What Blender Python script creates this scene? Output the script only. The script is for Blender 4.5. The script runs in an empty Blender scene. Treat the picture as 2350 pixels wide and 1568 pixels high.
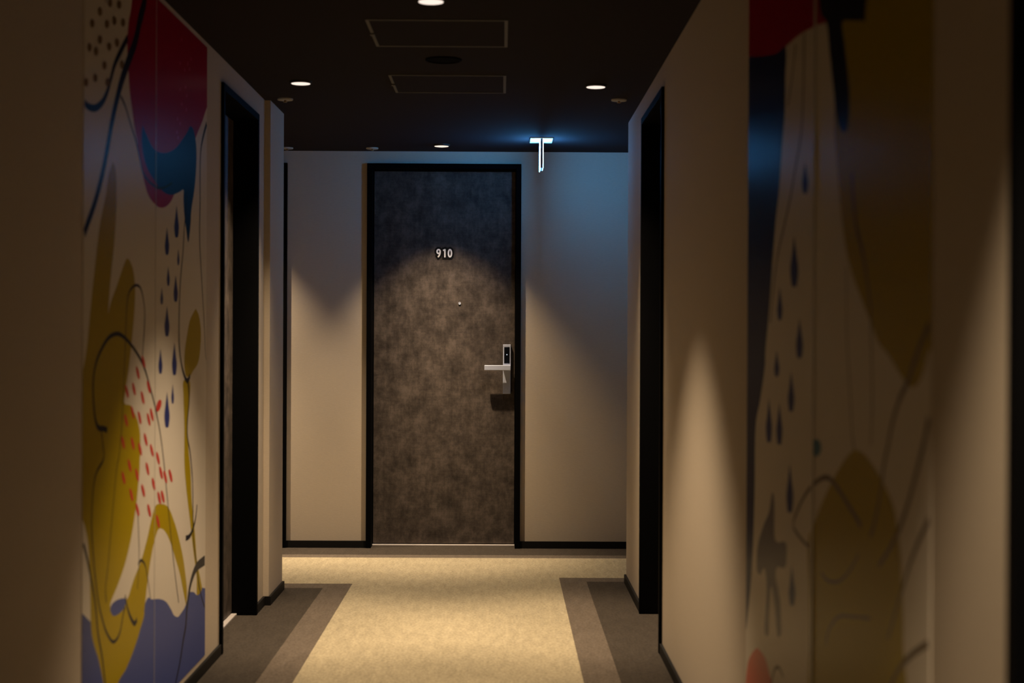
import bpy, bmesh, math
from mathutils import Matrix, Vector
from mathutils.geometry import delaunay_2d_cdt

# ------------------------------------------------------------------ camera, world, exposure
scene = bpy.context.scene
C = scene.collection
FOCAL = 3540.0                      # focal length in pixels of the 2350 px wide frame
CAM_H = 1.204
cam_data = bpy.data.cameras.new('camera')
cam_data.sensor_width = 36.0
cam_data.lens = FOCAL / 2350.0 * 36.0
cam_data.clip_start = 0.05
cam_data.dof.use_dof = True
cam_data.dof.focus_distance = 8.8
cam_data.dof.aperture_fstop = 3.1
cam = bpy.data.objects.new('camera', cam_data)
C.objects.link(cam)
cam.matrix_world = (Matrix.Translation((0, 0, CAM_H))
                    @ Matrix.Rotation(-math.atan(23 / FOCAL), 4, 'Z')
                    @ Matrix.Rotation(math.pi / 2 - math.atan(12 / FOCAL), 4, 'X')
                    @ Matrix.Rotation(0.0045, 4, 'Z'))
scene.camera = cam

world = bpy.data.worlds.new('world')
scene.world = world
world.use_nodes = True
world.node_tree.nodes['Background'].inputs['Color'].default_value = (0, 0, 0, 1)
world.node_tree.nodes['Background'].inputs['Strength'].default_value = 0.0

scene.view_settings.view_transform = 'Standard'
scene.view_settings.look = 'None'
scene.view_settings.gamma = 1.0
scene.view_settings.use_curve_mapping = False
scene.view_settings.exposure = 0.0

# photometry of the recessed downlights and of the lit sign
LAMP_COLOUR = (1.0, 0.76, 0.495)
BEAM_W, BEAM_DEG = 206.0, 52.0      # narrow core of the beam, soft to its edge
FIELD_W, FIELD_DEG = 108.0, 81.0    # wide field with a cut-off
SIGN_COLOUR, SIGN_STRENGTH = (0.085, 0.42, 1.0), 54.0

# ------------------------------------------------------------------ materials
def mat(name, col, rough=0.6, spec=0.5, metal=0.0):
    m = bpy.data.materials.new(name)
    m.use_nodes = True
    b = m.node_tree.nodes['Principled BSDF']
    b.inputs['Base Color'].default_value = (*col, 1)
    b.inputs['Roughness'].default_value = rough
    b.inputs['Specular IOR Level'].default_value = spec
    b.inputs['Metallic'].default_value = metal
    return m

def nodes(m):
    return m.node_tree.nodes, m.node_tree.links, m.node_tree.nodes['Principled BSDF']

def noise(m, scale, detail=3, stretch=(1, 1, 1), rough=0.55):
    n, l, b = nodes(m)
    tc = n.new('ShaderNodeTexCoord')
    mp = n.new('ShaderNodeMapping')
    mp.inputs['Scale'].default_value = stretch
    t = n.new('ShaderNodeTexNoise')
    t.inputs['Scale'].default_value = scale
    t.inputs['Detail'].default_value = detail
    t.inputs['Roughness'].default_value = rough
    l.new(tc.outputs['Object'], mp.inputs['Vector'])
    l.new(mp.outputs['Vector'], t.inputs['Vector'])
    return t

def ramp(m, src, stops):
    n, l, b = nodes(m)
    r = n.new('ShaderNodeValToRGB')
    e = r.color_ramp.elements
    while len(e) < len(stops):
        e.new(0.5)
    for i, (p, c) in enumerate(stops):
        e[i].position = p
        e[i].color = (*c, 1)
    l.new(src, r.inputs['Fac'])
    return r

def bump(m, src, strength, dist):
    n, l, b = nodes(m)
    u = n.new('ShaderNodeBump')
    u.inputs['Strength'].default_value = strength
    u.inputs['Distance'].default_value = dist
    l.new(src, u.inputs['Height'])
    l.new(u.outputs['Normal'], b.inputs['Normal'])

def shade(c, k):
    return tuple(min(1, x * k) for x in c)

def carpet(name, col, spread=0.32):
    m = mat(name, col, 0.95, 0.1)
    n, l, b = nodes(m)
    fine = noise(m, 95, 4, (1.0, 0.55, 1.0), 0.7)
    broad = noise(m, 14, 3, (2.2, 0.5, 1))
    mx = n.new('ShaderNodeMath'); mx.operation = 'MULTIPLY_ADD'
    mx.inputs[1].default_value = 0.72
    l.new(fine.outputs['Fac'], mx.inputs[0])
    m2 = n.new('ShaderNodeMath'); m2.operation = 'MULTIPLY'; m2.inputs[1].default_value = 0.28
    l.new(broad.outputs['Fac'], m2.inputs[0])
    l.new(m2.outputs[0], mx.inputs[2])
    r = ramp(m, mx.outputs[0], [(0.33, shade(col, 1 - spread)), (0.66, shade(col, 1 + spread))])
    l.new(r.outputs['Color'], b.inputs['Base Color'])
    bump(m, fine.outputs['Fac'], 0.35, 0.004)
    return m

WALLC = (0.54, 0.458, 0.365)
def wallpaper(name, col):
    m = mat(name, col, 0.8, 0.25)
    n, l, b = nodes(m)
    t = noise(m, 60, 4, (1, 1, 5))
    r = ramp(m, t.outputs['Fac'], [(0.3, shade(col, 0.965)), (0.7, shade(col, 1.035))])
    l.new(r.outputs['Color'], b.inputs['Base Color'])
    bump(m, t.outputs['Fac'], 0.12, 0.002)
    return m

M = {}
M['wall'] = wallpaper('beige_wallpaper', WALLC)
M['ceiling'] = mat('dark_brown_ceiling', (0.0270, 0.0230, 0.0265), 0.9, 0.05)
_t = noise(M['ceiling'], 45, 3)
bump(M['ceiling'], _t.outputs['Fac'], 0.08, 0.002)
M['slab'] = mat('subfloor', (0.08, 0.07, 0.06), 0.9)
M['carpet_light'] = carpet('light_carpet', (0.345, 0.295, 0.200))
M['carpet_mid'] = carpet('brown_carpet', (0.112, 0.090, 0.071))
M['carpet_dark'] = carpet('dark_carpet', (0.048, 0.039, 0.031))
M['black'] = mat('black_painted_steel', (0.0024, 0.0024, 0.0027), 0.65, 0.025)
M['base'] = mat('black_baseboard', (0.005, 0.0045, 0.0045), 0.6, 0.2)
M['steel'] = mat('brushed_steel', (0.52, 0.56, 0.70), 0.36, 0.7, 0.25)
M['sill'] = mat('pale_metal_sill', (0.78, 0.72, 0.70), 0.45, 0.5, 0.6)
M['glass_black'] = mat('black_glass', (0.004, 0.005, 0.008), 0.12, 0.5)
M['white'] = mat('white_enamel', (0.82, 0.80, 0.77), 0.45)
M['digit_white'] = mat('white_digit_enamel', (0.95, 0.93, 0.90), 0.5)
_b = M['digit_white'].node_tree.nodes['Principled BSDF']
M['digit_black'] = mat('black_digit_backing', (0.004, 0.0035, 0.0035), 0.6, 0.2)
M['hatch_frame'] = mat('grey_aluminium_trim', (0.13, 0.128, 0.125), 0.6, 0.2)
M['trim_dark'] = mat('dark_lamp_trim', (0.02, 0.017, 0.014), 0.6, 0.3)
M['speaker'] = mat('black_speaker_grille', (0.003, 0.0025, 0.0025), 0.9, 0.05)
M['sprinkler'] = mat('grey_white_plate', (0.40, 0.385, 0.36), 0.6, 0.2)
M['sprinkler_tip'] = mat('brass_tip', (0.35, 0.24, 0.12), 0.4, 0.5, 0.7)
M['sign_body'] = mat('grey_sign_body', (0.30, 0.30, 0.33), 0.45)
M['board'] = mat('white_mural_board', (0.66, 0.592, 0.505), 0.30, 0.011)
M['bead'] = mat('mural_seam_bead', (0.66, 0.62, 0.58), 0.35, 0.35)

def emitter(name, col, s):
    m = bpy.data.materials.new(name)
    m.use_nodes = True
    n, l = m.node_tree.nodes, m.node_tree.links
    n.remove(n['Principled BSDF'])
    e = n.new('ShaderNodeEmission')
    e.inputs['Color'].default_value = (*col, 1)
    e.inputs['Strength'].default_value = s
    l.new(e.outputs[0], n['Material Output'].inputs['Surface'])
    return m
M['lens'] = emitter('lamp_lens', (1.0, 0.82, 0.70), 1.15)
M['sign_face'] = emitter('lit_sign_face', SIGN_COLOUR, SIGN_STRENGTH)
M['led'] = emitter('reader_led', (0.8, 0.9, 1.0), 1.0)

def make_leaf_material():
    col = (0.068, 0.0535, 0.0445)
    m = mat('mottled_dark_door_laminate', col, 0.55, 0.2)
    n, l, b = nodes(m)
    a = noise(m, 11, 11, (1.0, 1.0, 0.85), 0.74)
    v = noise(m, 22, 4, (2.2, 1, 0.35), 0.6)
    h = noise(m, 40, 3, (0.4, 1, 3.0), 0.6)
    def mad(x, k, y=None):
        q = n.new('ShaderNodeMath'); q.operation = 'MULTIPLY_ADD'
        l.new(x, q.inputs[0]); q.inputs[1].default_value = k
        if y is None: q.inputs[2].default_value = 0
        else: l.new(y, q.inputs[2])
        return q.outputs[0]
    f = mad(h.outputs['Fac'], 0.1, mad(v.outputs['Fac'], 0.16, mad(a.outputs['Fac'], 0.74)))
    r = ramp(m, f, [(0.36, shade(col, 0.38)), (0.49, col), (0.63, shade(col, 1.95))])
    l.new(r.outputs['Color'], b.inputs['Base Color'])
    bump(m, f, 0.15, 0.002)
    return m
M['leaf'] = make_leaf_material()

INK = {
    'red': (0.31, 0.005, 0.022), 'blue': (0.005, 0.036, 0.125), 'slate': (0.068, 0.088, 0.27),
    'yellow': (0.37, 0.265, 0.004), 'ink': (0.016, 0.014, 0.022), 'umber': (0.13, 0.09, 0.06),
    'drop': (0.028, 0.038, 0.17), 'dash': (0.50, 0.045, 0.035), 'brown': (0.20, 0.12, 0.05),
    'pink': (0.55, 0.10, 0.14), 'navy': (0.018, 0.021, 0.075), 'salmon': (0.62, 0.15, 0.10),
    'greyblue': (0.17, 0.15, 0.17), 'teal': (0.06, 0.16, 0.24)}
for _k, _c in INK.items():
    M['ink_' + _k] = mat('print_' + _k, _c, 0.30, 0.011)

# ------------------------------------------------------------------ mesh helpers
def obj(name, bm, material, parent=None, smooth=False):
    me = bpy.data.meshes.new(name)
    bmesh.ops.recalc_face_normals(bm, faces=bm.faces)
    bm.to_mesh(me); bm.free()
    if smooth:
        for p in me.polygons: p.use_smooth = True
    me.materials.append(material)
    o = bpy.data.objects.new(name, me)
    C.objects.link(o)
    if parent is not None: o.parent = parent
    return o

def tag(o, label, cat, group=None, kind=None):
    o['label'] = label; o['category'] = cat
    if group: o['group'] = group
    if kind: o['kind'] = kind
    return o

def empty(name, loc=(0, 0, 0), rz=0.0):
    o = bpy.data.objects.new(name, None)
    o.empty_display_size = 0.1
    C.objects.link(o)
    o.location = loc; o.rotation_euler = (0, 0, rz)
    return o

def box(bm, x0, x1, y0, y1, z0, z1, bev=0.0):
    r = bmesh.ops.create_cube(bm, size=1.0, matrix=Matrix.Translation(((x0 + x1) / 2, (y0 + y1) / 2, (z0 + z1) / 2))
                              @ Matrix.Diagonal((abs(x1 - x0), abs(y1 - y0), abs(z1 - z0), 1)))
    if bev:
        vs = set(r['verts'])
        es = [e for e in bm.edges if e.verts[0] in vs and e.verts[1] in vs]
        bmesh.ops.bevel(bm, geom=es, offset=bev, segments=2, profile=0.5, affect='EDGES')
    return bm

def boxes(*bs, bev=0.0):
    bm = bmesh.new()
    for b in bs: box(bm, *b, bev=bev)
    return bm

def lathe(profile, seg=32):
    """profile of (radius, z); closed surface of revolution about Z"""
    bm = bmesh.new()
    rings = []
    for r, z in profile:
        if r < 1e-6:
            rings.append([bm.verts.new((0, 0, z))])
        else:
            rings.append([bm.verts.new((r * math.cos(2 * math.pi * k / seg), r * math.sin(2 * math.pi * k / seg), z)) for k in range(seg)])
    for a, b in zip(rings, rings[1:]):
        for k in range(seg):
            j = (k + 1) % seg
            if len(a) == 1: bm.faces.new((a[0], b[k], b[j]))
            elif len(b) == 1: bm.faces.new((a[k], a[j], b[0]))
            else: bm.faces.new((a[k], a[j], b[j], b[k]))
    return bm

def prism(pts, z0, z1):
    bm = bmesh.new()
    lo = [bm.verts.new((x, y, z0)) for x, y in pts]
    hi = [bm.verts.new((x, y, z1)) for x, y in pts]
    bm.faces.new(list(reversed(lo))); bm.faces.new(hi)
    for i in range(len(pts)):
        j = (i + 1) % len(pts)
        bm.faces.new((lo[i], lo[j], hi[j], hi[i]))
    return bm

# ------------------------------------------------------------------ the setting
CEIL = 2.25
XL, XR, YB = -1.06, 0.613, 8.754    # left wall, right wall, end wall with the numbered door
XLP = -1.035                        # the pier beyond the left door stands slightly proud
Y0 = -1.6
YCL, YCR = 7.30, 7.54               # corners where the cross passage opens
XA, XB = -3.4, 2.8                  # ends of the cross passage
DL = (5.807, 6.654); DR = (5.852, 6.717); DN = (0.966, 1.831)
DB = (-0.767, 0.106); DQ = (-2.090, -1.219)
HS, HB = 2.155, 2.180               # heights of the door frames
T = 0.2

def struct(name, bm, m, label, cat):
    return tag(obj(name, bm, m), label, cat, kind='structure')

struct('wall_left', boxes((XL - T, XL, Y0, DL[0], 0, CEIL), (XL - T, XL, DL[0], DL[1], HS, CEIL),
                          (XL - T, XL, DL[1], 6.88, 0, CEIL), (XL - T, XLP, 6.88, YCL, 0, CEIL),
                          (XA, XL - T, YCL - T, YCL, 0, CEIL)), M['wall'],
       'beige papered corridor wall carrying the mural with the red disc', 'wall')
struct('wall_right', boxes((XR, XR + T, Y0, DN[0], 0, CEIL), (XR, XR + T, DN[0], DN[1], HS, CEIL),
                           (XR, XR + T, DN[1], DR[0], 0, CEIL), (XR, XR + T, DR[0], DR[1], HS, CEIL),
                           (XR, XR + T, DR[1], YCR, 0, CEIL), (XR + T, XB, YCR - T, YCR, 0, CEIL)), M['wall'],
       'beige papered corridor wall carrying the blurred mural with navy band', 'wall')
struct('wall_back', boxes((XA, DQ[0], YB, YB + T, 0, CEIL), (DQ[0], DQ[1], YB, YB + T, HB, CEIL),
                          (DQ[1], DB[0], YB, YB + T, 0, CEIL), (DB[0], DB[1], YB, YB + T, HB, CEIL),
                          (DB[1], XB, YB, YB + T, 0, CEIL)), M['wall'],
       'beige end wall around the door numbered 910', 'wall')
struct('wall_front', boxes((XL - T, XR + T, Y0 - T, Y0, 0, CEIL)), M['wall'], 'beige wall closing the corridor behind the viewer', 'wall')
struct('wall_passage_left', boxes((XA - T, XA, YCL - T, YB + T, 0, CEIL)), M['wall'], 'beige wall closing the cross passage at its left end', 'wall')
struct('wall_passage_right', boxes((XB, XB + T, YCR - T, YB + T, 0, CEIL)), M['wall'], 'beige wall closing the cross passage at its right end', 'wall')
struct('ceiling', boxes((XA - T, XB + T, Y0 - T, YB + T, CEIL, CEIL + 0.15)), M['ceiling'], 'flat dark brown corridor ceiling with small lamps', 'ceiling')

floor = struct('floor', boxes((XA - T, XB + T, Y0 - T, YB + T, -0.12, -0.008)), M['slab'],
               'carpeted corridor floor with pale centre and two-tone brown borders', 'floor')
FL, FR = (-0.848, -0.72), (0.29, 0.42)
def piece(name, pts, m, label=None):
    o = obj(name, prism(pts, -0.008, 0.0), M[m], floor)
    if label: o['label'] = label
piece('carpet_field', [(FL[1], Y0), (FR[0], Y0), (FR[0], 7.69), (XB, 7.69), (XB, 8.365), (XA, 8.365), (XA, 7.483), (FL[1], 7.483)],
      'carpet_light', 'pale sand carpet field')
piece('carpet_stripe', [(FL[0], Y0), (FL[1], Y0), (FL[1], 7.483), (XA, 7.483), (XA, 7.352), (FL[0], 7.352)], 'carpet_mid', 'grey-brown carpet stripe')
piece('carpet_stripe', [(FR[0], Y0), (FR[1], Y0), (FR[1], 7.57), (XB, 7.57), (XB, 7.69), (FR[0], 7.69)], 'carpet_mid', 'grey-brown carpet stripe')
piece('carpet_stripe', [(XA, 8.365), (XB, 8.365), (XB, 8.475), (XA, 8.475)], 'carpet_mid', 'grey-brown carpet stripe')
piece('carpet_border', [(XL - T, Y0), (FL[0], Y0), (FL[0], 7.352), (XA, 7.352), (XA, YCL - T), (XL - T, YCL - T)], 'carpet_dark', 'dark brown carpet border')
piece('carpet_border', [(FR[1], Y0), (XR + T, Y0), (XR + T, YCR - T), (XB, YCR - T), (XB, 7.57), (FR[1], 7.57)], 'carpet_dark', 'dark brown carpet border')
piece('carpet_border', [(XA, 8.475), (XB, 8.475), (XB, YB + T), (XA, YB + T)], 'carpet_dark', 'dark brown carpet border')

BH, BT = 0.040, 0.010
struct('baseboard_left', boxes((XL, XL + BT, Y0, DL[0], 0, BH), (XL, XL + BT, DL[1], 6.88 - BT, 0, BH),
                               (XL, XLP + BT, 6.88 - BT, 6.88, 0, BH), (XLP, XLP + BT, 6.88, YCL, 0, BH),
                               (XA, XLP + BT, YCL, YCL + BT, 0, BH)), M['base'], 'thin black baseboard below the mural with the red disc', 'baseboard')
struct('baseboard_right', boxes((XR - BT, XR, Y0, DN[0], 0, BH), (XR - BT, XR, DN[1], DR[0], 0, BH), (XR - BT, XR, DR[1], YCR, 0, BH),
                                (XR - BT, XB, YCR, YCR + BT, 0, BH)), M['base'], 'thin black baseboard below the mural with navy band', 'baseboard')
struct('baseboard_back', boxes((XA, DQ[0], YB - BT, YB, 0, BH), (DQ[1], DB[0], YB - BT, YB, 0, BH), (DB[1], XB, YB - BT, YB, 0, BH)),
       M['base'], 'black baseboard on both sides of door 910', 'baseboard')

# ------------------------------------------------------------------ doors (local x across, y into the wall, wall face at y = 0)
FW = 0.029          # visible width of the frame
DEEP = 0.135
REC = 0.095         # face of the leaf behind the wall face

def ribbon(bm, line, w, depth, y):
    """flat stroke of width w along a centre line of (x, z), its front at y, standing proud by depth"""
    n = len(line)
    closed = line[0] == line[-1]
    rows = []
    for k, (x, z) in enumerate(line):
        a = line[k - 1] if k > 0 else (line[-2] if closed else line[0])
        b = line[k + 1] if k < n - 1 else (line[1] if closed else line[-1])
        tx, tz = b[0] - a[0], b[1] - a[1]
        ln = math.hypot(tx, tz) or 1
        nx, nz = -tz / ln * w / 2, tx / ln * w / 2
        rows.append([bm.verts.new((x + nx, y, z + nz)), bm.verts.new((x - nx, y, z - nz)),
                     bm.verts.new((x - nx, y + depth, z - nz)), bm.verts.new((x + nx, y + depth, z + nz))])
    for p, q in zip(rows, rows[1:]):
        for k in range(4):
            bm.faces.new((p[k], p[(k + 1) % 4], q[(k + 1) % 4], q[k]))
    if not closed:
        bm.faces.new(rows[0]); bm.faces.new(list(reversed(rows[-1])))

def arc(cx, cz, rx, rz, a0, a1, n=24):
    pts = [(cx + rx * math.cos(math.radians(a0 + (a1 - a0) * k / n)), cz + rz * math.sin(math.radians(a0 + (a1 - a0) * k / n))) for k in range(n + 1)]
    if abs(a1 - a0) == 360: pts[-1] = pts[0]
    return pts

DIGITS = {   # centre lines, baseline at z = 0, cap height 0.048
    '9': [arc(0, 0.0335, 0.0088, 0.0112, 0, 360), arc(-0.0105, 0.0335, 0.0193, 0.0330, -2, -72, 12)],
    '1': [[(0.0025, 0.0), (0.0025, 0.024), (0.0025, 0.0475)], [(0.0025, 0.0440), (-0.0025, 0.0420), (-0.0075, 0.0390)]],
    '0': [arc(0, 0.024, 0.0088, 0.0205, 0, 360, 32)]}

def digit_mesh(name, ch, w, grow, depth, material, parent, x, y, z):
    bm = bmesh.new()
    for i, line in enumerate(DIGITS[ch]):
        if grow and line[0] != line[-1]:
            (ax, az), (bx, bz) = line[0], line[1]
            l0 = math.hypot(ax - bx, az - bz); line = [(ax + (ax - bx) / l0 * grow, az + (az - bz) / l0 * grow)] + line
            (ax, az), (bx, bz) = line[-1], line[-2]
            l0 = math.hypot(ax - bx, az - bz); line = line + [(ax + (ax - bx) / l0 * grow, az + (az - bz) / l0 * grow)]
        ribbon(bm, [(x + a, z + b) for a, b in line], w, depth + 0.0002 * i, y - 0.0002 * i)
    return obj(name, bm, material, parent)

def make_door(name, label, origin, rz, w, h, lock_x=None, side=1, number=None, peephole=None, proud=0.012):
    d = empty(name, origin, rz)
    tag(d, label, 'door', kind='structure')
    y0, y1 = -proud, DEEP
    obj('jamb', boxes((0, FW, y0, y1, 0, h), bev=0.0015), M['black'], d)
    obj('jamb', boxes((w - FW, w, y0, y1, 0, h), bev=0.0015), M['black'], d)
    obj('head', boxes((FW, w - FW, y0, y1, h - FW, h), bev=0.0015), M['black'], d)
    obj('threshold', boxes((FW, w - FW, REC - 0.022, REC + 0.03, 0.0, 0.009), bev=0.002), M['sill'], d)['label'] = 'pale metal threshold strip'
    leaf = obj('door_leaf', boxes((FW + 0.003, w - FW - 0.003, REC, REC + 0.042, 0.014, h - FW - 0.004), bev=0.0015), M['leaf'], d)
    leaf['label'] = 'dark mottled grey-brown door leaf'
    if number:
        cx, z0 = 0.434, 1.6545
        for i, ch in enumerate(number):
            x = cx + (i - 1) * 0.0325 + (0.001 if i == 1 else 0)
            digit_mesh('digit_backing', ch, 0.0300, 0.010, 0.002, M['digit_black'], leaf, x, REC - 0.002 - 0.0005 * i, z0)
            digit_mesh('digit', ch, 0.0088, 0, 0.0015, M['digit_white'], leaf, x, REC - 0.0052, z0)['label'] = 'white digit ' + ch + ' edged in black'
    if peephole:
        bm = lathe([(0, 0.004), (0.004, 0.0045), (0.0055, 0.006), (0.0075, 0.005), (0.008, 0.0)], 20)
        bm.transform(Matrix.Translation((peephole[0], REC, peephole[1])) @ Matrix.Rotation(math.pi / 2, 4, 'X'))
        obj('peephole', bm, M['steel'], leaf, True)['label'] = 'small round metal peephole'
    if lock_x is not None:
        a, b = lock_x - 0.0225, lock_x + 0.0225
        yf = REC - 0.020
        plate = obj('lock_plate', boxes((a, b, yf, REC, 0.874, 1.157), bev=0.002), M['steel'], d)
        plate['label'] = 'tall narrow brushed metal lock plate'
        obj('card_reader', boxes((a + 0.007, b - 0.007, yf - 0.0015, yf + 0.004, 1.049, 1.142), bev=0.0006), M['glass_black'], plate)['label'] = 'black glass card reader window'
        bm = lathe([(0, 0.0008), (0.0028, 0.0006), (0.003, 0)], 16)
        bm.transform(Matrix.Translation((lock_x, yf - 0.0015, 1.0985)) @ Matrix.Rotation(math.pi / 2, 4, 'X'))
        obj('indicator_light', bm, M['led'], plate)
        lx = (lock_x - side * 0.128, lock_x + side * 0.0225)
        x0, x1 = min(lx), max(lx)
        neck = (lock_x - 0.0215, lock_x + 0.0215)
        bm = boxes((x0, x1, REC - 0.068, REC - 0.050, 1.009, 1.039), bev=0.003)
        box(bm, neck[0], neck[1], REC - 0.052, yf, 1.010, 1.038)
        obj('lever_handle', bm, M['steel'], plate)['label'] = 'flat brushed metal lever handle'
        bm = lathe([(0, 0.0006), (0.002, 0.0006), (0.003, 0.002), (0.0048, 0.0016), (0.005, 0)], 16)
        bm.transform(Matrix.Translation((lock_x, yf, 0.900)) @ Matrix.Rotation(math.pi / 2, 4, 'X'))
        obj('key_cylinder', bm, M['steel'], plate, True)
    return d

R90 = math.pi / 2
make_door('door_1', 'dark mottled door numbered 910 with metal lever lock, facing the viewer', (DB[0], YB, 0), 0, DB[1] - DB[0], HB,
          lock_x=0.7955, side=1, number='910', peephole=(0.523, 1.391), proud=0.020)
make_door('door_2', 'black-framed recessed door beside the mural with the red disc', (XL, DL[0], 0), R90, DL[1] - DL[0], HS, lock_x=0.075, side=-1)
make_door('door_3', 'black-framed recessed door in the wall opposite the red disc mural', (XR, DR[1], 0), -R90, DR[1] - DR[0], HS, lock_x=DR[1] - DR[0] - 0.075, side=1)
make_door('door_4', 'blurred black door frame at the far right edge, nearest the viewer', (XR, DN[1], 0), -R90, DN[1] - DN[0], HS, lock_x=DN[1] - DN[0] - 0.075, side=1)
make_door('door_5', 'black-framed door left of door 910, mostly hidden behind the wall corner', (DQ[0], YB, 0), 0, DQ[1] - DQ[0], HB, lock_x=0.7955, side=1, proud=0.020)

# ------------------------------------------------------------------ murals
def catmull(pts, closed, n=6):
    out = []
    m = len(pts)
    rng = range(m) if closed else range(m - 1)
    for i in rng:
        if closed:
            p0, p1, p2, p3 = pts[i - 1], pts[i], pts[(i + 1) % m], pts[(i + 2) % m]
        else:
            p0, p1, p2, p3 = pts[max(i - 1, 0)], pts[i], pts[i + 1], pts[min(i + 2, m - 1)]
        if p1 == p2: continue
        for k in range(n):
            t = k / n
            q = []
            for a in (0, 1):
                q.append(0.5 * (2 * p1[a] + (p2[a] - p0[a]) * t + (2 * p0[a] - 5 * p1[a] + 4 * p2[a] - p3[a]) * t * t
                                + (3 * p1[a] - p0[a] - 3 * p2[a] + p3[a]) * t ** 3))
            out.append(tuple(q))
    if not closed: out.append(pts[-1])
    return out

def clip(poly, lo, hi):
    for axis in (0, 1):
        for bound, keep in ((lo[axis], 1), (hi[axis], -1)):
            res = []
            for i, p in enumerate(poly):
                q = poly[i - 1]
                ip, iq = (p[axis] - bound) * keep >= 0, (q[axis] - bound) * keep >= 0
                if ip != iq:
                    t = (bound - q[axis]) / (p[axis] - q[axis])
                    res.append((q[0] + t * (p[0] - q[0]), q[1] + t * (p[1] - q[1])))
                if ip: res.append(p)
            poly = res
            if not poly: return []
    return poly

def make_mural(name, label, x_wall, into, y0, y1, data, bead=0.0012):
    """board of two sheets on the wall plane x = x_wall, facing +X (into = 1) or -X (into = -1)"""
    z0, z1, th = 0.057, 2.233, 0.0016
    ym = (y0 + y1) / 2
    root = empty(name, (x_wall, ym, z0))
    tag(root, label, 'mural')
    lo, hi = (y0 + 0.001, z0 + 0.001), (y1 - 0.001, z1 - 0.001)
    for a, b in ((y0, ym - 0.0006), (ym + 0.0006, y1)):
        bm = boxes((0, into * th, a - ym, b - ym, 0, z1 - z0))
        obj('mural_sheet', bm, M['board'], root)
    bm = boxes((into * (th - 0.0005), into * (th + bead), -bead, bead, 0, z1 - z0))
    obj('seam', bm, M['bead'], root)
    for i, s in enumerate(data):
        pts = [tuple(float(v) for v in p.split(',')) for p in s[3].split()]
        off = into * (th + 0.00012 + i * 0.000012)
        bm = bmesh.new()
        if s[0] == 'P':
            ring = clip(catmull(pts, True, 5 if len(pts) > 9 else 4), lo, hi)
            clean = []
            for p in ring:
                if not clean or abs(p[0] - clean[-1][0]) + abs(p[1] - clean[-1][1]) > 2e-4: clean.append(p)
            if len(clean) < 3: continue
            ids = list(range(len(clean)))
            cv, _e, cf, *_ = delaunay_2d_cdt([Vector(p) for p in clean], [(k, (k + 1) % len(clean)) for k in ids], [], 1, 1e-5)
            vs = [bm.verts.new((off, p.x - ym, p.y - z0)) for p in cv]
            for f in cf: bm.faces.new([vs[k] for k in f])
        else:
            line = [p for p in catmull(pts, False, 6) if lo[0] <= p[0] <= hi[0] and lo[1] <= p[1] <= hi[1]]
            n = len(line)
            if n < 2: continue
            prev = None
            for k, (y, z) in enumerate(line):
                a, b = line[max(k - 1, 0)], line[min(k + 1, n - 1)]
                ty, tz = b[0] - a[0], b[1] - a[1]
                ln = math.hypot(ty, tz) or 1
                w = (s[4] + (s[5] - s[4]) * k / (n - 1)) / 2
                ny, nz = -tz / ln * w, ty / ln * w
                def cl(p): return (min(max(p[0], lo[0]), hi[0]), min(max(p[1], lo[1]), hi[1]))
                pa, pb = cl((y + ny, z + nz)), cl((y - ny, z - nz))
                cur = (bm.verts.new((off, pa[0] - ym, pa[1] - z0)), bm.verts.new((off, pb[0] - ym, pb[1] - z0)))
                if prev: bm.faces.new((prev[0], prev[1], cur[1], cur[0]))
                prev = cur
        obj(s[1], bm, M['ink_' + s[2]], root)
    return root

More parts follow.
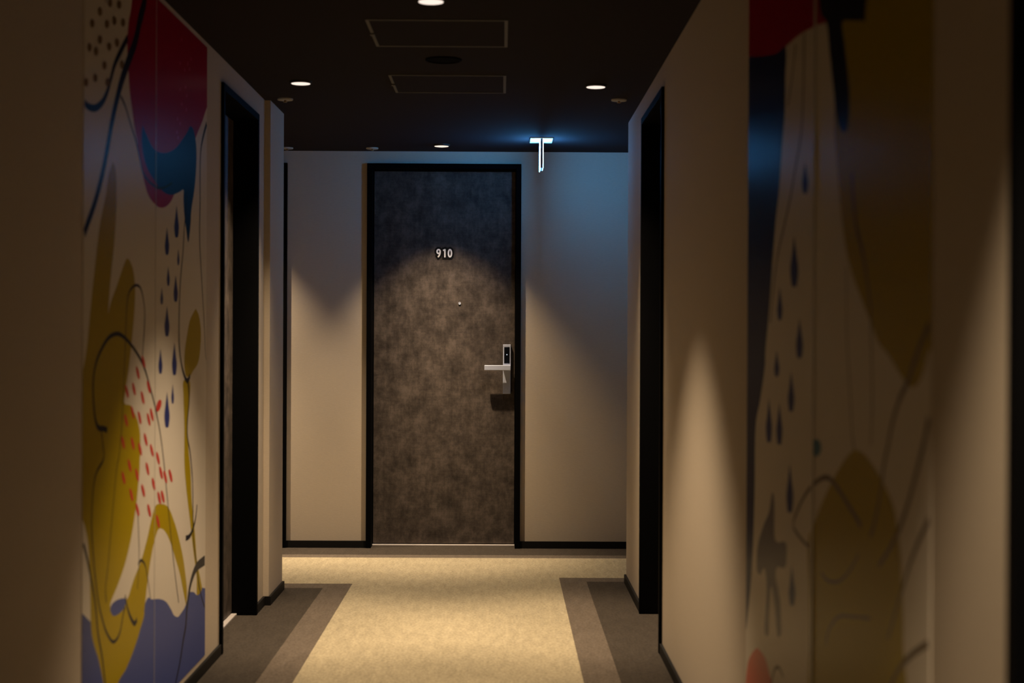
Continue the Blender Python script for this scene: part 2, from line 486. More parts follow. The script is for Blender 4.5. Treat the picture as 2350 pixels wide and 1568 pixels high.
MURAL_A = [
    ('P', 'red_disc', 'red', '4.439,2.352 4.405,2.158 4.365,2.083 4.351,2.015 4.368,1.939 4.384,1.889 4.415,1.84 4.442,1.799 4.469,1.767 4.491,1.725 4.53,1.688 4.569,1.651 4.62,1.619 4.701,1.602 4.779,1.597 4.866,1.609 4.936,1.632 4.981,1.658 5.074,1.716 5.228,1.811 5.331,1.888 5.438,1.955 5.525,2.019 5.69,2.117 5.722,2.686'),
    ('P', 'blue_pool', 'slate', '3.812,0.491 3.994,0.458 4.127,0.375 4.418,0.316 4.605,0.409 4.686,0.4 4.793,0.383 4.881,0.359 4.952,0.324 4.998,0.296 5.059,0.279 5.107,0.282 5.17,0.291 5.22,0.314 5.249,0.328 5.323,0.316 5.377,0.298 5.431,0.313 5.551,0.292 5.818,0.246 5.832,-0.428 3.816,0.135'),
    ('P', 'yellow_leaf', 'yellow', '4.196,1.673 4.196,1.673 4.229,1.651 4.235,1.588 4.231,1.524 4.213,1.451 4.19,1.392 4.168,1.327 4.151,1.258 4.151,1.258 4.178,1.29 4.243,1.338 4.32,1.398 4.365,1.419 4.422,1.397 4.449,1.358 4.455,1.313 4.44,1.247 4.415,1.179 4.38,1.104 4.341,1.04 4.336,1.011 4.407,1.001 4.455,0.977 4.492,0.953 4.52,0.92 4.526,0.882 4.521,0.845 4.516,0.805 4.501,0.761 4.475,0.705 4.429,0.636 4.358,0.566 4.27,0.514 4.185,0.473 4.227,0.452 4.36,0.446 4.578,0.388 4.529,0.335 4.45,0.292 4.362,0.258 4.274,0.239 4.175,0.176 4.115,0.275 4.065,0.347 3.995,0.429 3.981,0.532 3.962,0.655 3.924,0.719 3.867,0.769 3.85,0.865 3.848,1.007 3.883,1.084 3.935,1.161 3.971,1.262 4.008,1.363 4.054,1.476 4.084,1.524 4.123,1.578 4.154,1.635'),
    ('P', 'yellow_arch', 'yellow', '4.36,0.442 4.395,0.462 4.452,0.498 4.526,0.531 4.575,0.561 4.625,0.6 4.67,0.642 4.722,0.678 4.788,0.679 4.901,0.658 4.993,0.603 5.075,0.532 5.139,0.462 5.182,0.393 5.205,0.337 5.191,0.293 5.191,0.293 5.141,0.353 5.091,0.413 5.022,0.473 4.948,0.534 4.877,0.578 4.814,0.599 4.765,0.602 4.718,0.575 4.672,0.533 4.633,0.479 4.605,0.427 4.583,0.385 4.583,0.385'),
    ('P', 'yellow_stem', 'yellow', '5.243,1.044 5.229,0.964 5.202,0.888 5.225,0.807 5.256,0.741 5.28,0.633 5.334,0.52 5.374,0.418 5.438,0.343 5.462,0.303 5.377,0.298 5.368,0.364 5.305,0.47 5.244,0.583 5.184,0.694 5.154,0.78 5.152,0.891 5.136,0.995 5.135,1.05'),
    ('P', 'yellow_bud', 'yellow', '5.335,1.295 5.335,1.295 5.396,1.268 5.429,1.213 5.414,1.147 5.376,1.105 5.294,1.08 5.242,1.064 5.177,1.066 5.148,1.099 5.154,1.15 5.189,1.202 5.239,1.255'),
    ('P', 'blue_crescent', 'blue', '4.538,1.821 4.538,1.821 4.528,1.775 4.551,1.732 4.607,1.697 4.694,1.673 4.778,1.655 4.865,1.648 4.955,1.653 5.055,1.671 5.123,1.685 5.124,1.654 5.139,1.603 5.168,1.559 5.205,1.516 5.24,1.574 5.254,1.629 5.297,1.691 5.326,1.752 5.34,1.824 5.323,1.876 5.278,1.908 5.226,1.911 5.226,1.911 5.176,1.882 5.1,1.848 5.005,1.81 4.888,1.781 4.776,1.767 4.693,1.767 4.629,1.782 4.578,1.803'),
    ('P', 'blue_blob', 'slate', '4.185,0.456 4.204,0.47 4.27,0.471 4.349,0.461 4.365,0.45 4.33,0.434 4.271,0.43 4.218,0.435'),
    ('S', 'ink_stroke', 'ink', '4.57,2.245 4.56,2.191 4.501,2.12 4.449,2.051 4.372,1.983 4.288,1.907 4.236,1.847 4.185,1.781 4.135,1.699 4.082,1.623 4.014,1.548 3.947,1.49 3.882,1.436', 0.04464, 0.02592),
    ('S', 'ink_stroke', 'ink', '4.356,2.041 4.301,2.005 4.215,1.943 4.169,1.892 4.133,1.853 4.089,1.821 4.032,1.797 3.981,1.787 3.926,1.787 3.882,1.799', 0.0216, 0.01872),
    ('S', 'ink_stroke', 'ink', '4.279,1.864 4.334,1.842 4.395,1.801 4.453,1.765 4.502,1.721 4.546,1.682 4.642,1.66 4.79,1.658 4.948,1.69', 0.01152, 0.00864),
    ('S', 'ink_stroke', 'ink', '5.526,1.966 5.455,1.904 5.416,1.854 5.402,1.787 5.404,1.669 5.398,1.583 5.407,1.501 5.449,1.367 5.483,1.258 5.51,1.146 5.544,1.068', 0.02016, 0.00576),
    ('S', 'ink_stroke', 'ink', '5.18,1.684 5.16,1.609 5.14,1.564 5.12,1.485 5.08,1.381 5.062,1.279 5.064,1.176 5.099,1.11 5.149,1.067 5.199,1.049 5.242,1.066', 0.00864, 0.01872),
    ('S', 'ink_stroke', 'ink', '4.339,1.158 4.348,1.237 4.357,1.289 4.377,1.32 4.423,1.34 4.476,1.347 4.524,1.338 4.558,1.307 4.575,1.266 4.565,1.202 4.549,1.143', 0.0072, 0.00864),
    ('S', 'ink_stroke', 'ink', '4.146,0.947 4.101,0.954 4.052,0.96 4.021,0.987 4.003,1.04 4.003,1.088 4.032,1.132 4.089,1.168 4.161,1.196 4.245,1.206 4.313,1.199 4.384,1.182 4.463,1.156 4.539,1.124 4.6,1.086 4.658,1.037 4.711,0.988 4.766,0.927 4.81,0.863 4.855,0.776 4.888,0.698 4.921,0.621 4.968,0.516 5.023,0.408 5.072,0.323', 0.01584, 0.0072),
    ('S', 'ink_stroke', 'ink', '4.083,0.95 4.101,0.912 4.111,0.883 4.097,0.866 4.045,0.847 4.015,0.821 3.998,0.778 3.991,0.71 4.009,0.628 4.031,0.564 4.063,0.498 4.103,0.445 4.144,0.405 4.205,0.368 4.253,0.363 4.296,0.38 4.33,0.422 4.35,0.436', 0.00864, 0.01008),
    ('S', 'ink_stroke', 'ink', '4.349,0.47 4.37,0.436 4.411,0.397 4.459,0.369 4.491,0.375', 0.00864, 0.01728),
    ('S', 'ink_stroke', 'ink', '3.876,0.709 3.933,0.651 3.98,0.584 4.028,0.504 4.059,0.417 4.1,0.348 4.133,0.271 4.156,0.216', 0.01296, 0.01008),
    ('S', 'ink_stroke', 'ink', '4.348,1.237 4.339,1.158 4.325,1.071 4.302,0.942 4.274,0.869 4.246,0.829 4.2,0.706 4.16,0.585 4.134,0.527 4.143,0.484', 0.00576, 0.0072),
    ('S', 'ink_stroke', 'ink', '4.491,0.707 4.508,0.625 4.515,0.543 4.495,0.463', 0.00648, 0.00576),
    ('S', 'ink_stroke', 'ink', '4.504,0.534 4.542,0.54 4.592,0.517 4.627,0.47 4.662,0.408', 0.01008, 0.00504),
    ('S', 'ink_stroke', 'ink', '5.199,1.058 5.229,0.991 5.201,0.914 5.202,0.861 5.247,0.805 5.278,0.74 5.294,0.684 5.304,0.545 5.32,0.478 5.367,0.407 5.407,0.331 5.463,0.272 5.536,0.216', 0.0144, 0.00864),
    ('S', 'ink_stroke', 'ink', '5.371,0.613 5.348,0.571 5.304,0.539 5.245,0.52 5.18,0.521', 0.01008, 0.01872),
    ('S', 'ink_stroke', 'ink', '5.533,0.398 5.46,0.399 5.367,0.396 5.299,0.375 5.248,0.341 5.206,0.285 5.186,0.226 5.144,0.183 5.096,0.124 5.029,0.069 4.99,0.033', 0.036, 0.01152),
    ('P', 'raindrop', 'drop', '5.015,1.625 5.015,1.625 5.038,1.585 5.053,1.556 5.039,1.525 5.017,1.52 4.995,1.522 4.98,1.551 4.994,1.581'),
    ('P', 'raindrop', 'drop', '4.873,1.544 4.873,1.544 4.893,1.51 4.906,1.486 4.894,1.46 4.875,1.456 4.856,1.458 4.843,1.482 4.855,1.508'),
    ('P', 'raindrop', 'drop', '4.894,1.421 4.894,1.421 4.908,1.397 4.917,1.38 4.909,1.362 4.895,1.359 4.882,1.362 4.873,1.378 4.881,1.396'),
    ('P', 'raindrop', 'drop', '5.044,1.486 5.044,1.486 5.055,1.465 5.062,1.45 5.055,1.434 5.045,1.431 5.035,1.433 5.028,1.448 5.035,1.464'),
    ('P', 'raindrop', 'drop', '5.006,1.397 5.006,1.397 5.026,1.363 5.04,1.339 5.027,1.314 5.007,1.311 4.987,1.313 4.974,1.337 4.986,1.362'),
    ('P', 'raindrop', 'drop', '4.802,1.352 4.802,1.352 4.813,1.331 4.821,1.316 4.814,1.301 4.802,1.298 4.791,1.3 4.784,1.315 4.791,1.33'),
    ('P', 'raindrop', 'drop', '4.877,1.295 4.877,1.295 4.899,1.257 4.914,1.23 4.9,1.202 4.879,1.199 4.858,1.202 4.844,1.23 4.857,1.257'),
    ('P', 'raindrop', 'drop', '4.786,1.161 4.786,1.161 4.803,1.13 4.815,1.107 4.804,1.085 4.788,1.083 4.771,1.086 4.76,1.109 4.771,1.13'),
    ('P', 'raindrop', 'drop', '4.99,1.179 4.99,1.179 5.012,1.137 5.028,1.107 5.013,1.076 4.991,1.074 4.97,1.077 4.955,1.108 4.968,1.137'),
    ('P', 'raindrop', 'drop', '4.966,1.045 4.966,1.045 4.978,1.019 4.986,1.001 4.978,0.984 4.967,0.982 4.955,0.985 4.947,1.003 4.954,1.02'),
    ('P', 'raindrop', 'drop', '4.882,1.024 4.882,1.024 4.906,0.978 4.922,0.945 4.907,0.913 4.884,0.911 4.861,0.915 4.846,0.949 4.86,0.98'),
    ('P', 'red_dash', 'dash', '4.376,1.042 4.383,1.029 4.376,1.024 4.361,1.03 4.346,1.043 4.339,1.057 4.345,1.062 4.361,1.056'),
    ('P', 'red_dash', 'dash', '4.459,1.047 4.466,1.033 4.459,1.028 4.443,1.034 4.427,1.048 4.421,1.061 4.427,1.067 4.443,1.061'),
    ('P', 'red_dash', 'dash', '4.506,1.092 4.513,1.079 4.507,1.073 4.49,1.079 4.474,1.093 4.467,1.107 4.474,1.112 4.49,1.106'),
    ('P', 'red_dash', 'dash', '4.568,1.017 4.575,1.003 4.568,0.998 4.551,1.004 4.535,1.019 4.528,1.033 4.534,1.038 4.551,1.032'),
    ('P', 'red_dash', 'dash', '4.646,1.047 4.654,1.033 4.647,1.027 4.629,1.034 4.612,1.048 4.605,1.062 4.612,1.068 4.629,1.061'),
    ('P', 'red_dash', 'dash', '4.577,1.123 4.584,1.109 4.578,1.104 4.561,1.11 4.544,1.123 4.537,1.137 4.544,1.143 4.56,1.137'),
    ('P', 'red_dash', 'dash', '4.367,0.961 4.374,0.948 4.367,0.943 4.352,0.949 4.337,0.963 4.33,0.976 4.337,0.981 4.352,0.975'),
    ('P', 'red_dash', 'dash', '4.444,0.98 4.451,0.966 4.445,0.961 4.429,0.967 4.413,0.981 4.406,0.995 4.413,1 4.428,0.994'),
    ('P', 'red_dash', 'dash', '4.53,0.96 4.537,0.946 4.53,0.941 4.514,0.947 4.498,0.962 4.491,0.976 4.497,0.981 4.514,0.975'),
    ('P', 'red_dash', 'dash', '4.648,0.949 4.655,0.934 4.648,0.929 4.631,0.936 4.614,0.951 4.606,0.965 4.613,0.97 4.631,0.963'),
    ('P', 'red_dash', 'dash', '4.688,0.961 4.696,0.947 4.689,0.941 4.671,0.948 4.653,0.963 4.646,0.977 4.653,0.983 4.671,0.976'),
    ('P', 'red_dash', 'dash', '4.333,0.901 4.339,0.887 4.333,0.883 4.318,0.889 4.303,0.903 4.297,0.916 4.303,0.921 4.318,0.915'),
    ('P', 'red_dash', 'dash', '4.446,0.891 4.452,0.877 4.446,0.872 4.43,0.878 4.414,0.893 4.408,0.906 4.414,0.911 4.43,0.905'),
    ('P', 'red_dash', 'dash', '4.537,0.868 4.544,0.853 4.537,0.848 4.521,0.855 4.504,0.87 4.498,0.884 4.504,0.889 4.521,0.882'),
    ('P', 'red_dash', 'dash', '4.609,0.891 4.616,0.877 4.609,0.871 4.592,0.878 4.575,0.893 4.568,0.907 4.575,0.913 4.592,0.906'),
    ('P', 'red_dash', 'dash', '4.69,0.852 4.698,0.838 4.69,0.833 4.673,0.84 4.655,0.855 4.648,0.869 4.655,0.875 4.672,0.868'),
    ('P', 'red_dash', 'dash', '4.774,0.822 4.782,0.807 4.774,0.802 4.756,0.809 4.738,0.825 4.73,0.84 4.737,0.845 4.756,0.838'),
    ('P', 'red_dash', 'dash', '4.41,0.83 4.417,0.816 4.41,0.811 4.395,0.818 4.379,0.832 4.373,0.846 4.379,0.851 4.394,0.844'),
    ('P', 'red_dash', 'dash', '4.5,0.795 4.507,0.781 4.501,0.776 4.484,0.783 4.468,0.798 4.461,0.812 4.468,0.817 4.484,0.81'),
    ('P', 'red_dash', 'dash', '4.633,0.802 4.64,0.787 4.633,0.782 4.616,0.789 4.599,0.805 4.592,0.819 4.599,0.824 4.616,0.817'),
    ('P', 'red_dash', 'dash', '4.818,0.774 4.825,0.758 4.818,0.753 4.799,0.761 4.781,0.777 4.773,0.792 4.78,0.797 4.799,0.79'),
    ('P', 'red_dash', 'dash', '4.88,0.754 4.888,0.739 4.881,0.734 4.862,0.741 4.843,0.758 4.835,0.773 4.842,0.778 4.861,0.771'),
    ('P', 'red_dash', 'dash', '4.958,0.751 4.966,0.736 4.958,0.73 4.938,0.738 4.919,0.755 4.91,0.77 4.918,0.776 4.938,0.768'),
    ('P', 'red_dash', 'dash', '4.339,0.801 4.346,0.788 4.34,0.783 4.324,0.79 4.309,0.804 4.303,0.817 4.309,0.822 4.324,0.816'),
    ('P', 'red_dash', 'dash', '4.715,0.748 4.723,0.733 4.716,0.728 4.698,0.736 4.68,0.751 4.673,0.766 4.68,0.771 4.697,0.764'),
    ('P', 'red_dash', 'dash', '4.578,0.742 4.585,0.727 4.578,0.722 4.561,0.73 4.545,0.745 4.537,0.759 4.544,0.764 4.561,0.757'),
    ('P', 'red_dash', 'dash', '4.432,0.744 4.439,0.73 4.432,0.725 4.417,0.732 4.401,0.747 4.394,0.761 4.401,0.766 4.416,0.759'),
    ('P', 'red_dash', 'dash', '4.794,0.697 4.802,0.682 4.795,0.677 4.776,0.685 4.758,0.701 4.75,0.716 4.757,0.721 4.776,0.713'),
    ('P', 'red_dash', 'dash', '4.844,0.696 4.852,0.681 4.844,0.676 4.825,0.684 4.806,0.7 4.799,0.715 4.806,0.72 4.825,0.713'),
    ('P', 'red_dash', 'dash', '4.507,0.693 4.514,0.679 4.508,0.674 4.491,0.681 4.475,0.697 4.468,0.711 4.475,0.716 4.491,0.708'),
    ('P', 'red_dash', 'dash', '4.658,0.673 4.666,0.659 4.658,0.654 4.641,0.661 4.624,0.677 4.616,0.692 4.623,0.697 4.641,0.689'),
    ('P', 'red_dash', 'dash', '4.777,0.626 4.785,0.611 4.778,0.606 4.759,0.614 4.741,0.631 4.733,0.646 4.741,0.651 4.759,0.643'),
    ('P', 'red_dash', 'dash', '4.799,0.984 4.776,0.972 4.747,0.967 4.729,0.974 4.732,0.987 4.754,0.999 4.783,1.003 4.802,0.997'),
    ('P', 'brown_dot', 'brown', '3.999,2.008 3.993,1.999 3.978,1.993 3.963,1.993 3.957,2 3.963,2.009 3.978,2.015 3.993,2.015'),
    ('P', 'brown_dot', 'brown', '4.076,2.055 4.07,2.045 4.055,2.039 4.039,2.039 4.033,2.046 4.039,2.055 4.054,2.062 4.07,2.062'),
    ('P', 'brown_dot', 'brown', '4.149,2.037 4.142,2.028 4.126,2.021 4.11,2.021 4.104,2.028 4.11,2.038 4.126,2.044 4.142,2.044'),
    ('P', 'brown_dot', 'brown', '4.228,2.062 4.221,2.052 4.204,2.045 4.188,2.045 4.181,2.052 4.188,2.062 4.204,2.069 4.221,2.069'),
    ('P', 'brown_dot', 'brown', '4.325,2.077 4.318,2.067 4.301,2.06 4.283,2.06 4.276,2.067 4.283,2.077 4.3,2.084 4.318,2.084'),
    ('P', 'brown_dot', 'brown', '4.28,2.117 4.273,2.107 4.256,2.1 4.239,2.1 4.232,2.107 4.239,2.117 4.256,2.124 4.273,2.124'),
    ('P', 'brown_dot', 'brown', '4.18,2.1 4.174,2.091 4.157,2.084 4.141,2.084 4.134,2.09 4.141,2.1 4.157,2.107 4.173,2.107'),
    ('P', 'brown_dot', 'brown', '4.077,1.982 4.071,1.972 4.056,1.966 4.04,1.966 4.034,1.973 4.04,1.982 4.055,1.989 4.071,1.988'),
    ('P', 'brown_dot', 'brown', '4.258,2.008 4.251,1.998 4.234,1.991 4.217,1.992 4.21,1.999 4.217,2.009 4.233,2.015 4.25,2.015'),
    ('P', 'brown_dot', 'brown', '3.974,1.942 3.968,1.933 3.954,1.927 3.939,1.927 3.933,1.934 3.939,1.943 3.953,1.949 3.968,1.948'),
    ('P', 'brown_dot', 'brown', '4.038,1.943 4.032,1.934 4.017,1.928 4.002,1.929 3.996,1.936 4.002,1.945 4.017,1.951 4.032,1.95'),
    ('P', 'brown_dot', 'brown', '4.173,1.981 4.166,1.972 4.15,1.965 4.134,1.966 4.127,1.973 4.133,1.982 4.149,1.988 4.166,1.988'),
    ('P', 'brown_dot', 'brown', '4.123,1.922 4.117,1.913 4.101,1.906 4.085,1.907 4.078,1.914 4.085,1.923 4.1,1.929 4.116,1.929'),
    ('P', 'brown_dot', 'brown', '4.312,1.958 4.305,1.948 4.288,1.941 4.27,1.942 4.263,1.949 4.27,1.959 4.287,1.965 4.305,1.965'),
    ('P', 'brown_dot', 'brown', '4.031,1.873 4.025,1.864 4.009,1.858 3.994,1.859 3.988,1.866 3.994,1.875 4.009,1.88 4.024,1.88'),
    ('P', 'brown_dot', 'brown', '3.942,1.847 3.936,1.838 3.922,1.832 3.907,1.833 3.901,1.84 3.907,1.849 3.921,1.854 3.936,1.854'),
    ('P', 'brown_dot', 'brown', '4.156,1.882 4.149,1.873 4.133,1.867 4.117,1.867 4.11,1.874 4.117,1.884 4.133,1.89 4.149,1.889'),
    ('P', 'pink_fleck', 'pink', '5.088,2.176 5.086,2.171 5.08,2.168 5.075,2.169 5.073,2.173 5.075,2.178 5.08,2.181 5.086,2.18'),
    ('P', 'pink_fleck', 'pink', '5.065,2.095 5.063,2.09 5.057,2.087 5.052,2.088 5.05,2.092 5.052,2.097 5.057,2.1 5.062,2.099'),
    ('P', 'pink_fleck', 'pink', '5.19,2.114 5.187,2.109 5.182,2.106 5.176,2.107 5.174,2.112 5.176,2.117 5.182,2.12 5.187,2.119'),
    ('P', 'pink_fleck', 'pink', '5.241,2.139 5.239,2.134 5.233,2.131 5.227,2.132 5.225,2.136 5.227,2.141 5.233,2.144 5.239,2.144'),
    ('P', 'pink_fleck', 'pink', '5.139,2.085 5.137,2.08 5.132,2.077 5.126,2.078 5.124,2.082 5.126,2.087 5.131,2.09 5.137,2.089'),
    ('P', 'pink_fleck', 'pink', '5.216,2.101 5.213,2.096 5.208,2.093 5.202,2.094 5.2,2.098 5.202,2.103 5.208,2.106 5.213,2.105'),
    ('P', 'pink_fleck', 'pink', '5.066,2.008 5.064,2.004 5.059,2.001 5.054,2.002 5.051,2.006 5.053,2.011 5.059,2.014 5.064,2.013'),
    ('P', 'pink_fleck', 'pink', '5.153,2.03 5.151,2.025 5.145,2.022 5.14,2.023 5.137,2.028 5.14,2.033 5.145,2.035 5.151,2.034'),
    ('P', 'pink_fleck', 'pink', '5.174,2.005 5.172,2 5.166,1.997 5.16,1.998 5.158,2.002 5.16,2.007 5.166,2.01 5.171,2.009'),
    ('P', 'pink_fleck', 'pink', '5.092,1.964 5.09,1.959 5.084,1.956 5.079,1.957 5.077,1.962 5.079,1.966 5.084,1.969 5.089,1.968'),
    ('P', 'pink_fleck', 'pink', '5.167,1.957 5.165,1.952 5.159,1.949 5.154,1.95 5.151,1.955 5.154,1.96 5.159,1.962 5.165,1.961'),
    ('P', 'pink_fleck', 'pink', '5.027,1.906 5.025,1.901 5.02,1.899 5.014,1.9 5.012,1.904 5.014,1.909 5.019,1.911 5.025,1.91'),
    ('P', 'pink_fleck', 'pink', '5.068,1.897 5.066,1.892 5.061,1.889 5.056,1.89 5.053,1.895 5.055,1.899 5.061,1.902 5.066,1.901'),
    ('P', 'pink_fleck', 'pink', '5.02,1.862 5.018,1.857 5.013,1.855 5.008,1.856 5.006,1.86 5.008,1.865 5.013,1.868 5.018,1.866'),
    ('P', 'pink_fleck', 'pink', '5.038,1.847 5.035,1.842 5.03,1.839 5.025,1.841 5.023,1.845 5.025,1.85 5.03,1.852 5.035,1.851'),
]
MURAL_B = [
    ('P', 'red_canopy', 'red', '4.06,2.436 4.044,1.939 3.87,1.908 3.472,1.84 3.339,1.834 3.21,1.831 3.074,1.82 2.964,1.808 2.77,1.775 2.616,1.746 2.51,1.729 2.329,1.705 2.242,1.709 2.2,1.873'),
    ('P', 'navy_band', 'navy', '4.006,1.932 3.863,1.906 3.472,1.842 3.339,1.833 3.342,1.767 3.345,1.696 3.374,1.626 3.409,1.532 3.45,1.462 3.492,1.365 3.529,1.265 3.573,1.178 3.584,1.133 3.648,1.053 3.709,0.986 3.717,0.835 3.733,0.726 3.762,0.614 3.806,0.524 3.859,0.459 3.994,0.432'),
    ('P', 'yellow_lobe', 'yellow', '2.798,2.054 2.81,1.783 2.834,1.705 2.842,1.597 2.823,1.538 2.799,1.474 2.773,1.412 2.736,1.358 2.691,1.316 2.641,1.284 2.574,1.242 2.513,1.204 2.484,1.191 2.439,1.178 2.371,1.151 2.33,1.137 2.292,1.131 2.257,1.139 2.227,1.161 2.198,1.189 2.133,1.209 2.131,1.672 2.135,1.854'),
    ('P', 'black_brush', 'ink', '2.992,2.113 2.986,1.858 2.916,1.801 2.884,1.732 2.852,1.665 2.832,1.621 2.802,1.588 2.766,1.573 2.731,1.578 2.718,1.623 2.733,1.673 2.762,1.73 2.781,1.773 2.701,1.76 2.632,1.747 2.601,1.76 2.59,1.992'),
    ('P', 'yellow_leaf', 'yellow', '2.667,1.011 2.667,1.011 2.6,1.008 2.523,0.991 2.462,0.971 2.406,0.945 2.379,0.917 2.357,0.869 2.343,0.803 2.337,0.737 2.327,0.496 3.042,0.278 3.051,0.594 3.053,0.681 3.069,0.793 3.006,0.841 2.921,0.897 2.827,0.948 2.734,0.99'),
    ('P', 'salmon_petal', 'salmon', '3.661,0.466 3.661,0.466 3.564,0.464 3.505,0.441 3.448,0.408 3.445,0.321 3.837,0.221 3.822,0.376 3.737,0.439'),
    ('P', 'grey_bird', 'greyblue', '3.475,0.854 3.446,0.833 3.444,0.763 3.402,0.751 3.309,0.764 3.295,0.735 3.32,0.707 3.408,0.696 3.427,0.671 3.371,0.626 3.356,0.561 3.404,0.547 3.439,0.605 3.483,0.642 3.51,0.577 3.517,0.525 3.568,0.526 3.541,0.623 3.572,0.669 3.633,0.644 3.681,0.653 3.667,0.708 3.59,0.765 3.517,0.805'),
    ('S', 'ink_stroke', 'umber', '3.131,1.822 3.137,1.71 3.158,1.623 3.217,1.56 3.279,1.497 3.353,1.44 3.421,1.386 3.474,1.314 3.511,1.238', 0.0136, 0.0102),
    ('S', 'ink_stroke', 'umber', '3.224,1.817 3.261,1.753 3.309,1.7', 0.0119, 0.0085),
    ('S', 'ink_stroke', 'umber', '2.695,1.492 2.684,1.444 2.66,1.396 2.607,1.343 2.575,1.293 2.553,1.249 2.549,1.21 2.54,1.1 2.548,1.026', 0.017, 0.0051),
    ('S', 'ink_stroke', 'umber', '2.736,1.33 2.729,1.21 2.703,1.113 2.684,1.035 2.667,1.01', 0.0051, 0.0068),
    ('S', 'ink_stroke', 'umber', '2.201,1.224 2.234,1.205 2.281,1.17 2.317,1.139 2.37,1.107 2.409,1.07 2.435,1.034 2.463,0.996 2.479,0.959 2.521,0.9 2.55,0.875', 0.0136, 0.0102),
    ('S', 'ink_stroke', 'umber', '2.203,1.089 2.231,1.048 2.266,1.007 2.313,0.955 2.366,0.909 2.418,0.874 2.49,0.835', 0.0153, 0.0085),
    ('S', 'ink_stroke', 'umber', '2.2,0.945 2.252,0.907 2.299,0.868 2.339,0.827 2.376,0.787 2.429,0.729', 0.0119, 0.0068),
    ('S', 'ink_stroke', 'umber', '2.201,0.767 2.272,0.74 2.336,0.71 2.387,0.678 2.422,0.646', 0.0119, 0.0085),
    ('S', 'ink_stroke', 'umber', '2.613,0.885 2.698,0.906 2.786,0.928 2.883,0.942 2.987,0.924 3.093,0.889 3.184,0.843 3.221,0.81 3.136,0.794 3.047,0.788', 0.0119, 0.00765),
    ('S', 'ink_stroke', 'umber', '2.938,0.756 2.879,0.75 2.782,0.764 2.696,0.797 2.631,0.834', 0.0068, 0.0051),
    ('S', 'ink_stroke', 'umber', '2.895,0.629 2.857,0.666 2.781,0.7 2.677,0.719 2.547,0.74', 0.0068, 0.0051),
    ('S', 'ink_stroke', 'umber', '3.056,0.8 3.047,0.77 3.031,0.685 3.042,0.595 3.027,0.525', 0.0136, 0.0085),
    ('S', 'ink_stroke', 'umber', '3.476,0.42 3.433,0.463 3.379,0.479 3.326,0.47', 0.0102, 0.0068),
    ('P', 'raindrop', 'drop', '3.115,1.559 3.115,1.559 3.096,1.532 3.083,1.513 3.095,1.495 3.114,1.495 3.133,1.499 3.146,1.519 3.134,1.536'),
    ('P', 'raindrop', 'drop', '3.228,1.417 3.228,1.417 3.201,1.373 3.183,1.343 3.199,1.312 3.225,1.311 3.251,1.313 3.27,1.347 3.253,1.376'),
    ('P', 'raindrop', 'drop', '3.392,1.316 3.392,1.316 3.372,1.286 3.359,1.265 3.371,1.244 3.39,1.242 3.409,1.244 3.423,1.266 3.41,1.287'),
    ('P', 'raindrop', 'drop', '3.166,1.244 3.166,1.244 3.143,1.211 3.128,1.188 3.142,1.164 3.164,1.162 3.187,1.163 3.202,1.188 3.188,1.211'),
    ('P', 'raindrop', 'drop', '3.426,1.176 3.426,1.176 3.406,1.152 3.392,1.136 3.405,1.119 3.424,1.117 3.444,1.118 3.457,1.135 3.445,1.152'),
    ('P', 'raindrop', 'drop', '3.254,1.133 3.254,1.133 3.231,1.1 3.216,1.077 3.23,1.051 3.252,1.048 3.274,1.049 3.29,1.074 3.275,1.098'),
    ('P', 'raindrop', 'drop', '3.523,1.066 3.523,1.066 3.498,1.027 3.481,0.999 3.496,0.968 3.52,0.965 3.545,0.965 3.562,0.995 3.546,1.024'),
    ('P', 'raindrop', 'drop', '3.39,1.061 3.39,1.061 3.367,1.025 3.352,1.001 3.365,0.972 3.388,0.969 3.41,0.969 3.426,0.996 3.412,1.023'),
    ('P', 'raindrop', 'drop', '3.263,0.937 3.263,0.937 3.239,0.898 3.223,0.871 3.237,0.838 3.261,0.834 3.285,0.833 3.301,0.863 3.286,0.894'),
    ('P', 'raindrop', 'drop', '3.233,0.725 3.233,0.725 3.212,0.695 3.198,0.674 3.211,0.647 3.231,0.642 3.251,0.64 3.266,0.662 3.253,0.688'),
    ('P', 'blue_spot', 'teal', '2.944,0.993 2.957,0.981 2.988,0.973 3.021,0.976 3.035,0.987 3.022,1 2.989,1.007 2.957,1.004'),
]

make_mural('wall_mural', 'abstract mural with red disc, yellow leaf and red dashes on the left wall', XL, 1, 3.902, 5.526, MURAL_A)
make_mural('wall_mural', 'blurred abstract mural with navy band and two yellow lobes on the right wall', XR, -1, 2.191, 3.840, MURAL_B, 0.0035)

# ------------------------------------------------------------------ ceiling fittings
def make_downlight(label, x, y, beam=1.0, field=1.0, soft=1.0):
    d = empty('ceiling_downlight', (x, y, CEIL))
    tag(d, label, 'downlight', 'recessed downlights in the dark ceiling')
    obj('trim_ring', lathe([(0.0375, -0.003), (0.0385, -0.009), (0.041, -0.010), (0.0445, -0.008), (0.047, 0.0)], 40), M['trim_dark'], d, True)
    obj('lens', lathe([(0.0, -0.0135), (0.02, -0.0132), (0.0385, -0.0105), (0.0385, -0.004)], 40), M['lens'], d, True)['label'] = 'glowing warm white lens'
    for nm, watts, deg, blend in (('beam', BEAM_W * beam, BEAM_DEG, 1.0), ('field', FIELD_W * field, FIELD_DEG, soft)):
        if watts <= 0: continue
        ld = bpy.data.lights.new('lamp_' + nm, 'SPOT')
        ld.energy = watts; ld.color = LAMP_COLOUR
        ld.spot_size = math.radians(deg); ld.spot_blend = blend
        ld.shadow_soft_size = 0.016
        lo = bpy.data.objects.new('lamp_' + nm, ld)
        C.objects.link(lo); lo.parent = d; lo.location = (0, 0, -0.017)
    return d
make_downlight('small lit downlight on the left, in front of the door by the red disc mural', -0.833, 6.36)
make_downlight('small lit downlight on the right, opposite the one by the red disc mural', 0.385, 6.41)
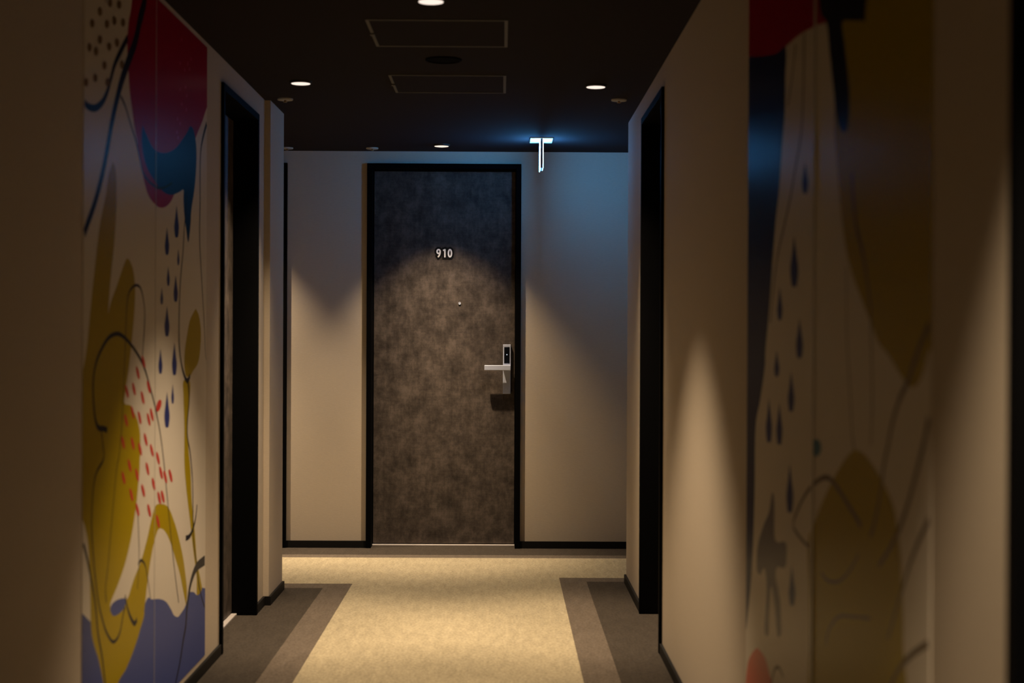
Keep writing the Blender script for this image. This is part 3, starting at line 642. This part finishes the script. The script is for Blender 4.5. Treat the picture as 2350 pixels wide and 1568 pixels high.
make_downlight('large bright downlight cut by the top edge of the picture', -0.225, 4.79, 0.0, 1.72, 0.55)
make_downlight('tiny lit downlight directly above door 910', -0.335, 8.434, 1.0, 1.32, 0.72)
make_downlight('downlight above the door left of 910, hidden behind the wall corner', -1.60, 8.434, 1.0, 1.32, 0.72)
make_downlight('downlight outside the picture, above the nearest door on the right', 0.385, 1.25, 0.0, 1.7, 0.5)

def make_hatch(label, x0, x1, y0, y1):
    cx, cy = (x0 + x1) / 2, (y0 + y1) / 2
    h = empty('access_hatch', (cx, cy, CEIL))
    tag(h, label, 'ceiling hatch', 'ceiling access hatches')
    a, b, w, t = (x1 - x0) / 2, (y1 - y0) / 2, 0.011, -0.004
    obj('hatch_panel', boxes((-a + w, a - w, -b + w, b - w, t + 0.0015, 0)), M['ceiling'], h)
    obj('trim_bar', boxes((-a, a, -b, -b + w, t, 0)), M['hatch_frame'], h)
    obj('trim_bar', boxes((-a, a, b - w, b, t, 0)), M['hatch_frame'], h)
    obj('trim_bar', boxes((-a, -a + w, -b + w, b - w, t, 0)), M['hatch_frame'], h)
    obj('trim_bar', boxes((a - w, a, -b + w, b - w, t, 0)), M['hatch_frame'], h)
    obj('latch', boxes((-a - 0.002, -a + 0.013, -0.012, 0.012, t - 0.005, t)), M['hatch_frame'], h)
make_hatch('square ceiling hatch with thin grey trim, nearer the viewer', -0.457, 0.015, 5.095, 5.566)
make_hatch('square ceiling hatch with thin grey trim, farther down the corridor', -0.460, 0.012, 6.175, 6.622)

s = empty('ceiling_speaker', (-0.226, 5.837, CEIL))
tag(s, 'round black ceiling speaker between the two square hatches', 'speaker')
obj('rim', lathe([(0.060, -0.001), (0.0605, -0.006), (0.065, -0.0065), (0.069, -0.004), (0.070, 0)], 48), M['speaker'], s, True)
obj('grille', lathe([(0, -0.0045), (0.03, -0.004), (0.061, -0.003)], 48), M['speaker'], s, True)

def make_sprinkler(label, x, y):
    d = empty('sprinkler_head', (x, y, CEIL))
    tag(d, label, 'sprinkler', 'sprinkler heads in the ceiling')
    obj('cover_plate', lathe([(0, -0.007), (0.028, -0.0075), (0.033, -0.0065), (0.0345, -0.004), (0.0345, 0)], 32), M['sprinkler'], d, True)
    obj('deflector', lathe([(0, -0.016), (0.008, -0.0155), (0.009, -0.013), (0.005, -0.012), (0.005, -0.006)], 20), M['sprinkler_tip'], d, True)
make_sprinkler('grey sprinkler head near the left wall corner, below a lit downlight', -0.963, 6.83)
make_sprinkler('grey sprinkler head near the right wall corner, below a lit downlight', 0.511, 6.80)
make_sprinkler('grey sprinkler head above the top left corner of door 910', -0.727, 8.60)
make_sprinkler('grey sprinkler head half hidden by the left wall corner', -1.203, 8.61)

# lit hanging sign, seen edge-on
sx = 0.204
g = empty('exit_sign', (sx, 8.20, CEIL))
tag(g, 'white lit blade sign hanging edge-on from the ceiling, glowing blue', 'sign')
obj('ceiling_plate', boxes((-0.0595, 0.0595, -0.105, 0.105, -0.006, 0), bev=0.001), M['white'], g)['label'] = 'white mounting plate'
obj('sign_body', boxes((-0.0062, 0.0062, -0.095, 0.065, -0.160, -0.006), bev=0.001), M['sign_body'], g)
for sgn, zb in ((-1, -0.166), (1, -0.158)):
    obj('lit_face', boxes((sgn * 0.0062, sgn * 0.0092, -0.093, 0.063, zb, -0.0065)), M['sign_face'], g)['label'] = 'glowing sign face'
